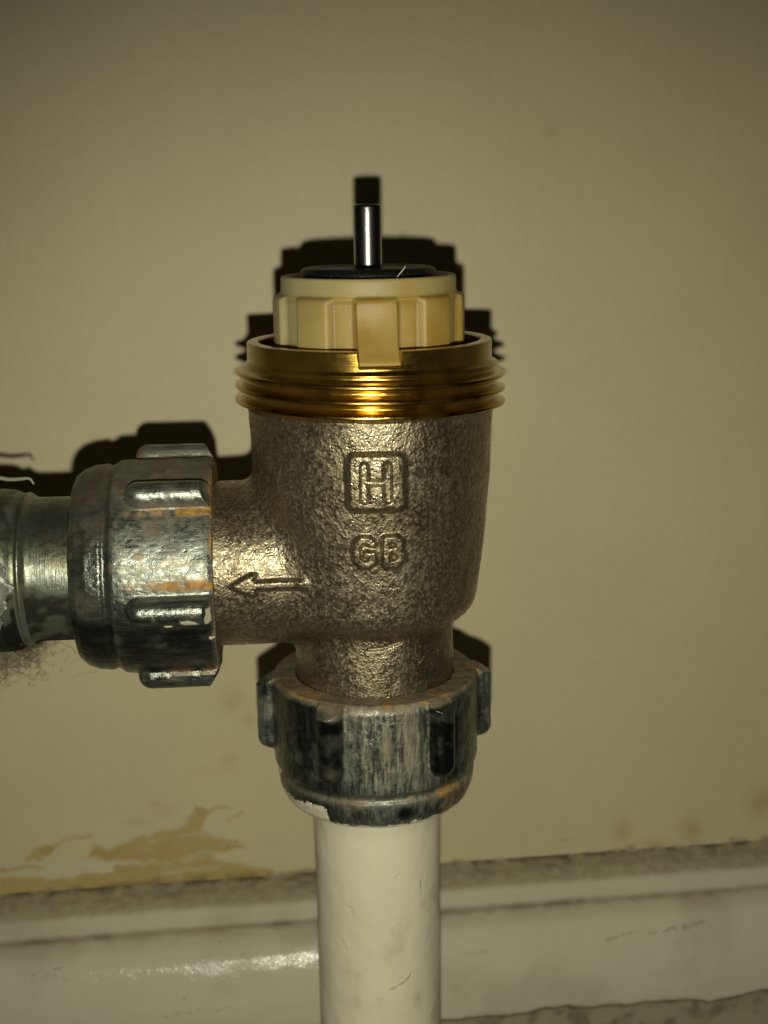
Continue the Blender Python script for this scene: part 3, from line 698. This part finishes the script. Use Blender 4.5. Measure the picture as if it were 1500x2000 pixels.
def low_attrs(P, t, th, r):
    n = fbm(P, 0.5, 51, 4); n2 = fbm(P, 1.2, 53, 3)
    front = np.exp(-((dth(th, 5)) / 24) ** 2)
    ox = 1.0 * front * (t < 10.5) + 0.35 * (t > 11) * np.exp(-((dth(th, 5)) / 45) ** 2) + 0.3 * (r > 13) * (np.abs(th) > 70) + 0.15
    dirt = 0.6 * np.exp(-((t - 11.6) / 0.5) ** 2) + 0.95 * (1 - sstep(0.2, 0.9, t + (n - .5) * 1.2)) + 0.6 * np.exp(-((dth(th, 12) + (n - .5) * 14) / 4.5) ** 2) * sstep(11, 4, t) + 0.35 * sstep(0.5, 0.68, n) + 0.8 * np.exp(-((dth(th, -22)) / 7) ** 2) * (1 - sstep(0.8, 1.8, t + n - .5))  # first term browns the collar edge to mute its highlight in the colour
    black = 0.92 * (np.abs(dth(th, -28)) < 7.2) * (r > 12.2) * (t > 1.3) + 0.92 * (np.abs(dth(th, 32)) < 7.2) * (r > 12.2) * (t > 0.6)
    black += 0.65 * sstep(24, 40, np.abs(dth(th, 5))) * (0.5 + 0.7 * n) * (np.abs(th) < 150) * (1 - 0.7 * (np.abs(th) > 74)) * (t > 0.3)
    black += 0.4 * sstep(0.54, 0.74, fbm(P * np.array([1.7, 1.7, 0.22]), 1.1, 57, 4)) * (t > 0.6)
    black = np.maximum(black, 0.85 * np.exp(-(np.hypot(dth(th, 12) * 0.2, t - 12.8 - 0.3) / 1.0) ** 4) * (dth(th, 10) > -2) * (t > 11.6))
    rust = 0.55 * sstep(0.5, 0.66, fbm(P, 0.45, 58, 3)) * ((t < 0.35) & (th > 0)) + 0.65 * sstep(0.52, 0.66, fbm(P, 0.6, 59, 3)) * (t > 11) * (th > 10) * (th < 60) + 0.5 * np.exp(-((dth(th, -48)) / 10) ** 2) * (t < 0.3)
    rust += 0.5 * np.exp(-(np.hypot(dth(th, -26) * 0.22, t - 7.6) / 0.5) ** 2) + 0.25 * sstep(.74, .8, fbm(P, 0.9, 60, 2))
    low = 13.0 + (n - .5) * 2.6 
    paint = ((t > low) & (th < -33) & (th > -150)) * 1.0
    paint = np.maximum(paint, ((th < -80) & (th > -125) & (t > 8.6 + (n - .5) * 2)) * 1.0)
    paint = np.maximum(paint, ((th > 70) & (th < 150) & (t > 12.2 + (n - .5) * 2)) * 0.8)
    paint = np.maximum(paint, (t > 14.55 + (n2 - 0.5) * 1.2) * 1.0)
    return dict(rust=rust, dirt=dirt, oxide=ox * (1 - (black > .5) * .9), black=black * (1 - dirt), paint=paint)
build_nut('compression_nut', 'X', -17.6, LROT, MAT_NUTX, left_attrs, 'worn plated nut on the side branch with ochre deposits by its lugs')
build_nut('compression_nut', 'Z', -52.4, math.radians(-28.0), MAT_NUTZ, low_attrs, 'blackened, streaky nut under the valve body with cream paint on its lower edge')

# ------------------------------------------------------------------ tail pipe on the left, painted pipe below
def tail_attrs(P):
    x = P[:, 0]; a, b = P[:, 1], P[:, 2]; th = np.degrees(np.arctan2(b, -a)); n = fbm(P, 0.4, 61, 4); n2 = fbm(P, 1.2, 62, 3)
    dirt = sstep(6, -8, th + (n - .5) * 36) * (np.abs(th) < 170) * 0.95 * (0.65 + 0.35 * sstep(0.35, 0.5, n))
    dirt += 0.5 * np.exp(-(((x + 39.6) / 0.5)) ** 2) * sstep(.4, .6, n)
    dirt *= np.where(np.abs(x + 38.3) < 0.5, 0.45, 1)
    lim = -39.0 + 1.5 * (n - .5) * 2 - 1.1 * np.abs(th - 9) / 24
    film_tone = (x < lim) * (np.abs(th - 6) < 34) * 1.0
    return dict(dirt=np.clip(dirt, 0, 1), film_tone=film_tone)
tp = [(7.6, -30.0), (8.05, -32.5), (8.05, -36.9), (8.12, -37.5), (8.5, -37.95), (8.72, -38.25), (8.5, -38.6), (8.6, -39.0), (9.0, -39.7), (9.1, -41), (9.15, -46), (9.15, -52), (10.5, -52.2), (10.8, -53), (10.8, -66), (10.2, -66.6), (0.01, -66.7)]
tail_root = bpy.data.objects.new('radiator_tail', None); link(tail_root); tail_root.rotation_euler = (0, 0, YAW); tail_root.location = (0, 0, BZ * S)
tag(tail_root, 'tarnished metal tail pipe running left out of the side nut', 'pipe')
tl = lathe('tail_pipe', round_prof(tp, 0.4), MAT_TAIL, tail_root, 220, 'X', attrs=tail_attrs, sub=6)
# lathe turns outward for rising h; this profile falls, so flip
tl.data.flip_normals()
# raised flap of old paint wrapped on the flared part
def paint_flap():
    ths = np.linspace(-26, 40, 60); us = np.linspace(0, 1, 26); V = []
    for q in ths:
        edge = -38.55 - 2.1 * abs((q - 4) / 33) ** 0.8 + 0.5 * math.sin(q * 0.5) * 0.5 + 0.10 * math.sin(q * 1.7)
        for u_ in us:
            x = -47 + (edge + 47) * u_
            lift = 0.14 + 0.10 * math.sin(q * 0.31 + x * 0.9) * math.sin(x * 2.1 + q * 0.13) + 0.28 * max(0, u_ - 0.86) / 0.14 * (0.5 + 0.5 * math.sin(q * 0.4 + 1))
            r = 9.12 + lift; a_ = math.radians(q)
            V.append((x, -r * math.cos(a_), r * math.sin(a_)))
    return np.array(V), grid_faces(60, 26)
Vf, Ff = paint_flap()
M = NT('peeling_grey_paint'); nn_ = M.noise(1.6, 4, 0.6); M.set(color=M.mix(M.ramp(nn_, .4, .7), (0.27, 0.265, 0.235), (0.18, 0.175, 0.15)), rough=0.27, metal=0.2, normal=M.bump(nn_, 0.2, 0.8))
fl_o = npmesh('paint_flake', Vf, Ff, M.m, tail_root, attrs=None); tag(fl_o, 'peeling flake of grey paint at the left end')
sm = fl_o.modifiers.new('thickness', 'SOLIDIFY'); sm.thickness = 0.12 * S; sm.offset = 1

def pipe_mesh():
    n = 220; th = np.linspace(-np.pi, np.pi, n, endpoint=False); z = np.arange(-150, -64, 0.42); z = z[::-1]
    T, Z = np.meshgrid(th, z, indexing='ij'); P = np.stack([7.5 * np.sin(T), -7.5 * np.cos(T), Z], -1).reshape(-1, 3)
    lump = (fbm(P * np.array([1, 1, 0.5]), 0.22, 81, 3) - 0.5) * 0.30 + (fbm(P, 0.7, 83, 3) - 0.5) * 0.07
    t, zz = T.ravel() * 7.5, Z.ravel(); chip = np.zeros(len(t))
    for pts, wd, a in (([(-2.2, -97.0), (-1.9, -97.8), (-1.7, -98.2)], 0.28, 1.0), ([(0.9, -89.6), (2.6, -88.9), (3.2, -88.4)], 0.16, 0.8), ([(-.6, -90.9), (-0.5, -91.4)], 0.35, 0.5), ([(-3.9, -79.5), (-3.6, -80.5)], 0.3, -0.7),
                       ([(-5.2, -84), (-4.7, -85)], 0.3, -0.6), ([(1.8, -75.2), (1.9, -75.8)], 0.25, -.5), ([(5.0, -77), (5.1, -78.5)], 0.2, -.6)):
        chip += a * (1 - sstep(0.0, wd * 1.6, poly2(t, zz, pts)))
    lump -= chip * 0.13
    # drip of paint that gathered under the nut
    lump += 0.35 * np.exp(-((zz + 68.3) / 1.3) ** 2)
    rr = np.hypot(P[:, 0], P[:, 1]); P[:, 0] *= 1 + lump / rr; P[:, 1] *= 1 + lump / rr
    g = 0.5 * (sstep(0.62, 0.8, fbm(P, 0.25, 85, 4))) + 0.5 * np.clip(chip, 0, 1) + 0.35 * sstep(0.9, 1.35, np.abs(T.ravel())) * sstep(.4, .6, fbm(P, 0.3, 86, 3))  # last term paints brown edge shading on both sides into the colour
    P[:, 2] += 150
    return npmesh('painted_pipe', P, grid_faces(n, len(z), True)[:, ::-1], MAT_PIPE, attrs=dict(grime_tone=np.clip(g, 0, 1), chip=chip))
pp = pipe_mesh(); pp.location = (0, 0, -0.150); pp.rotation_euler = (0, 0, YAW)
tag(pp, 'cream painted copper pipe rising from the floor into the lower nut', 'pipe')

# ------------------------------------------------------------------ fibres and fluff
th_pts = [(-48, 1.2, -31.0), (-45.4, 1.0, -30.6), (-43.8, 0.8, -29.95), (-42.4, 0.6, -29.55), (-41.0, 0.5, -29.85), (-39.6, 0.3, -29.75), (-38.5, 0.2, -29.6), (-38.1, 0.1, -30.3)]
def smooth(pts, k=6):
    P = np.array(pts, float); t = np.arange(len(P)); tt = np.linspace(0, len(P) - 1, len(P) * k)
    Q = np.stack([np.interp(tt, t, P[:, i]) for i in range(3)], 1)
    for _ in range(k): Q[1:-1] = (Q[:-2] + Q[1:-1] + Q[2:]) / 3
    return Q
o = tube('thread', smooth([(a, b, c + 0.45) for a, b, c in th_pts]), 0.26, MAT_THREAD); tag(o, 'pale thread lying along the top of the tail pipe', 'thread')
o = tube('fibre', smooth([(3.0, -9.0, -6.95), (3.4, -8.8, -6.5), (3.75, -8.7, -6.1), (3.9, -8.6, -5.85)]), 0.07, MAT_FIBRE); tag(o, 'short pale fibre stuck to the rim of the plastic ring', 'fibre')

rng = np.random.default_rng(7); Vs, Fs, nb = [], [], 0
def strand(p0, d0, L, rad, wob):
    global nb
    k = 16; p = np.array(p0, float); d = np.array(d0, float); d /= np.linalg.norm(d); pts = [p.copy()]
    for _ in range(k):
        d = d + rng.normal(0, wob, 3); d /= np.linalg.norm(d); p = p + d * L / k
        p[1] = min(p[1], GAP + p[0] * math.tan(WYAW) - 0.15); pts.append(p.copy())
    V, F = tube(None, pts, rad, None, n=4); Vs.append(V); Fs.append(F + nb); nb += len(V)
for i in range(1500):                              # soft clump hanging under the pipe, back towards the wall
    x = -52 + 11.5 * rng.beta(1.2, 2.6); y0 = rng.uniform(14, 38); z = -51.5 - 10.5 * rng.beta(1.1, 2.0) * (1.15 - (x + 52) / 15)
    strand((x, y0, z), rng.normal(0, 1, 3) * np.array([1.1, 0.5, 0.8]), rng.uniform(0.8, 4.0), rng.uniform(0.010, 0.034), 0.28)
for i in range(420):
    x = -48 + rng.normal(0, 1.3); z = -57.5 + rng.normal(0, 2.4)
    strand((x, rng.uniform(22, 36), z), rng.normal(0, 1, 3), rng.uniform(0.6, 2.4), rng.uniform(0.02, 0.05), 0.35)
for i in range(14):
    strand((rng.uniform(-47, -38), rng.uniform(10, 34), rng.uniform(-58, -50.5)), (1, rng.normal(0, .3), rng.normal(0.2, 0.4)), rng.uniform(2, 5), rng.uniform(0.012, 0.024), 0.22)
strand((-39, 3, -49.5), (1, 0.2, 0.0), 7, 0.03, 0.2)
ob = npmesh('dust_fluff', np.concatenate(Vs), np.concatenate(Fs), MAT_FLUFF)
tag(ob, 'tangle of dark dust and hair hanging under the tail pipe', 'dust', kind='stuff')
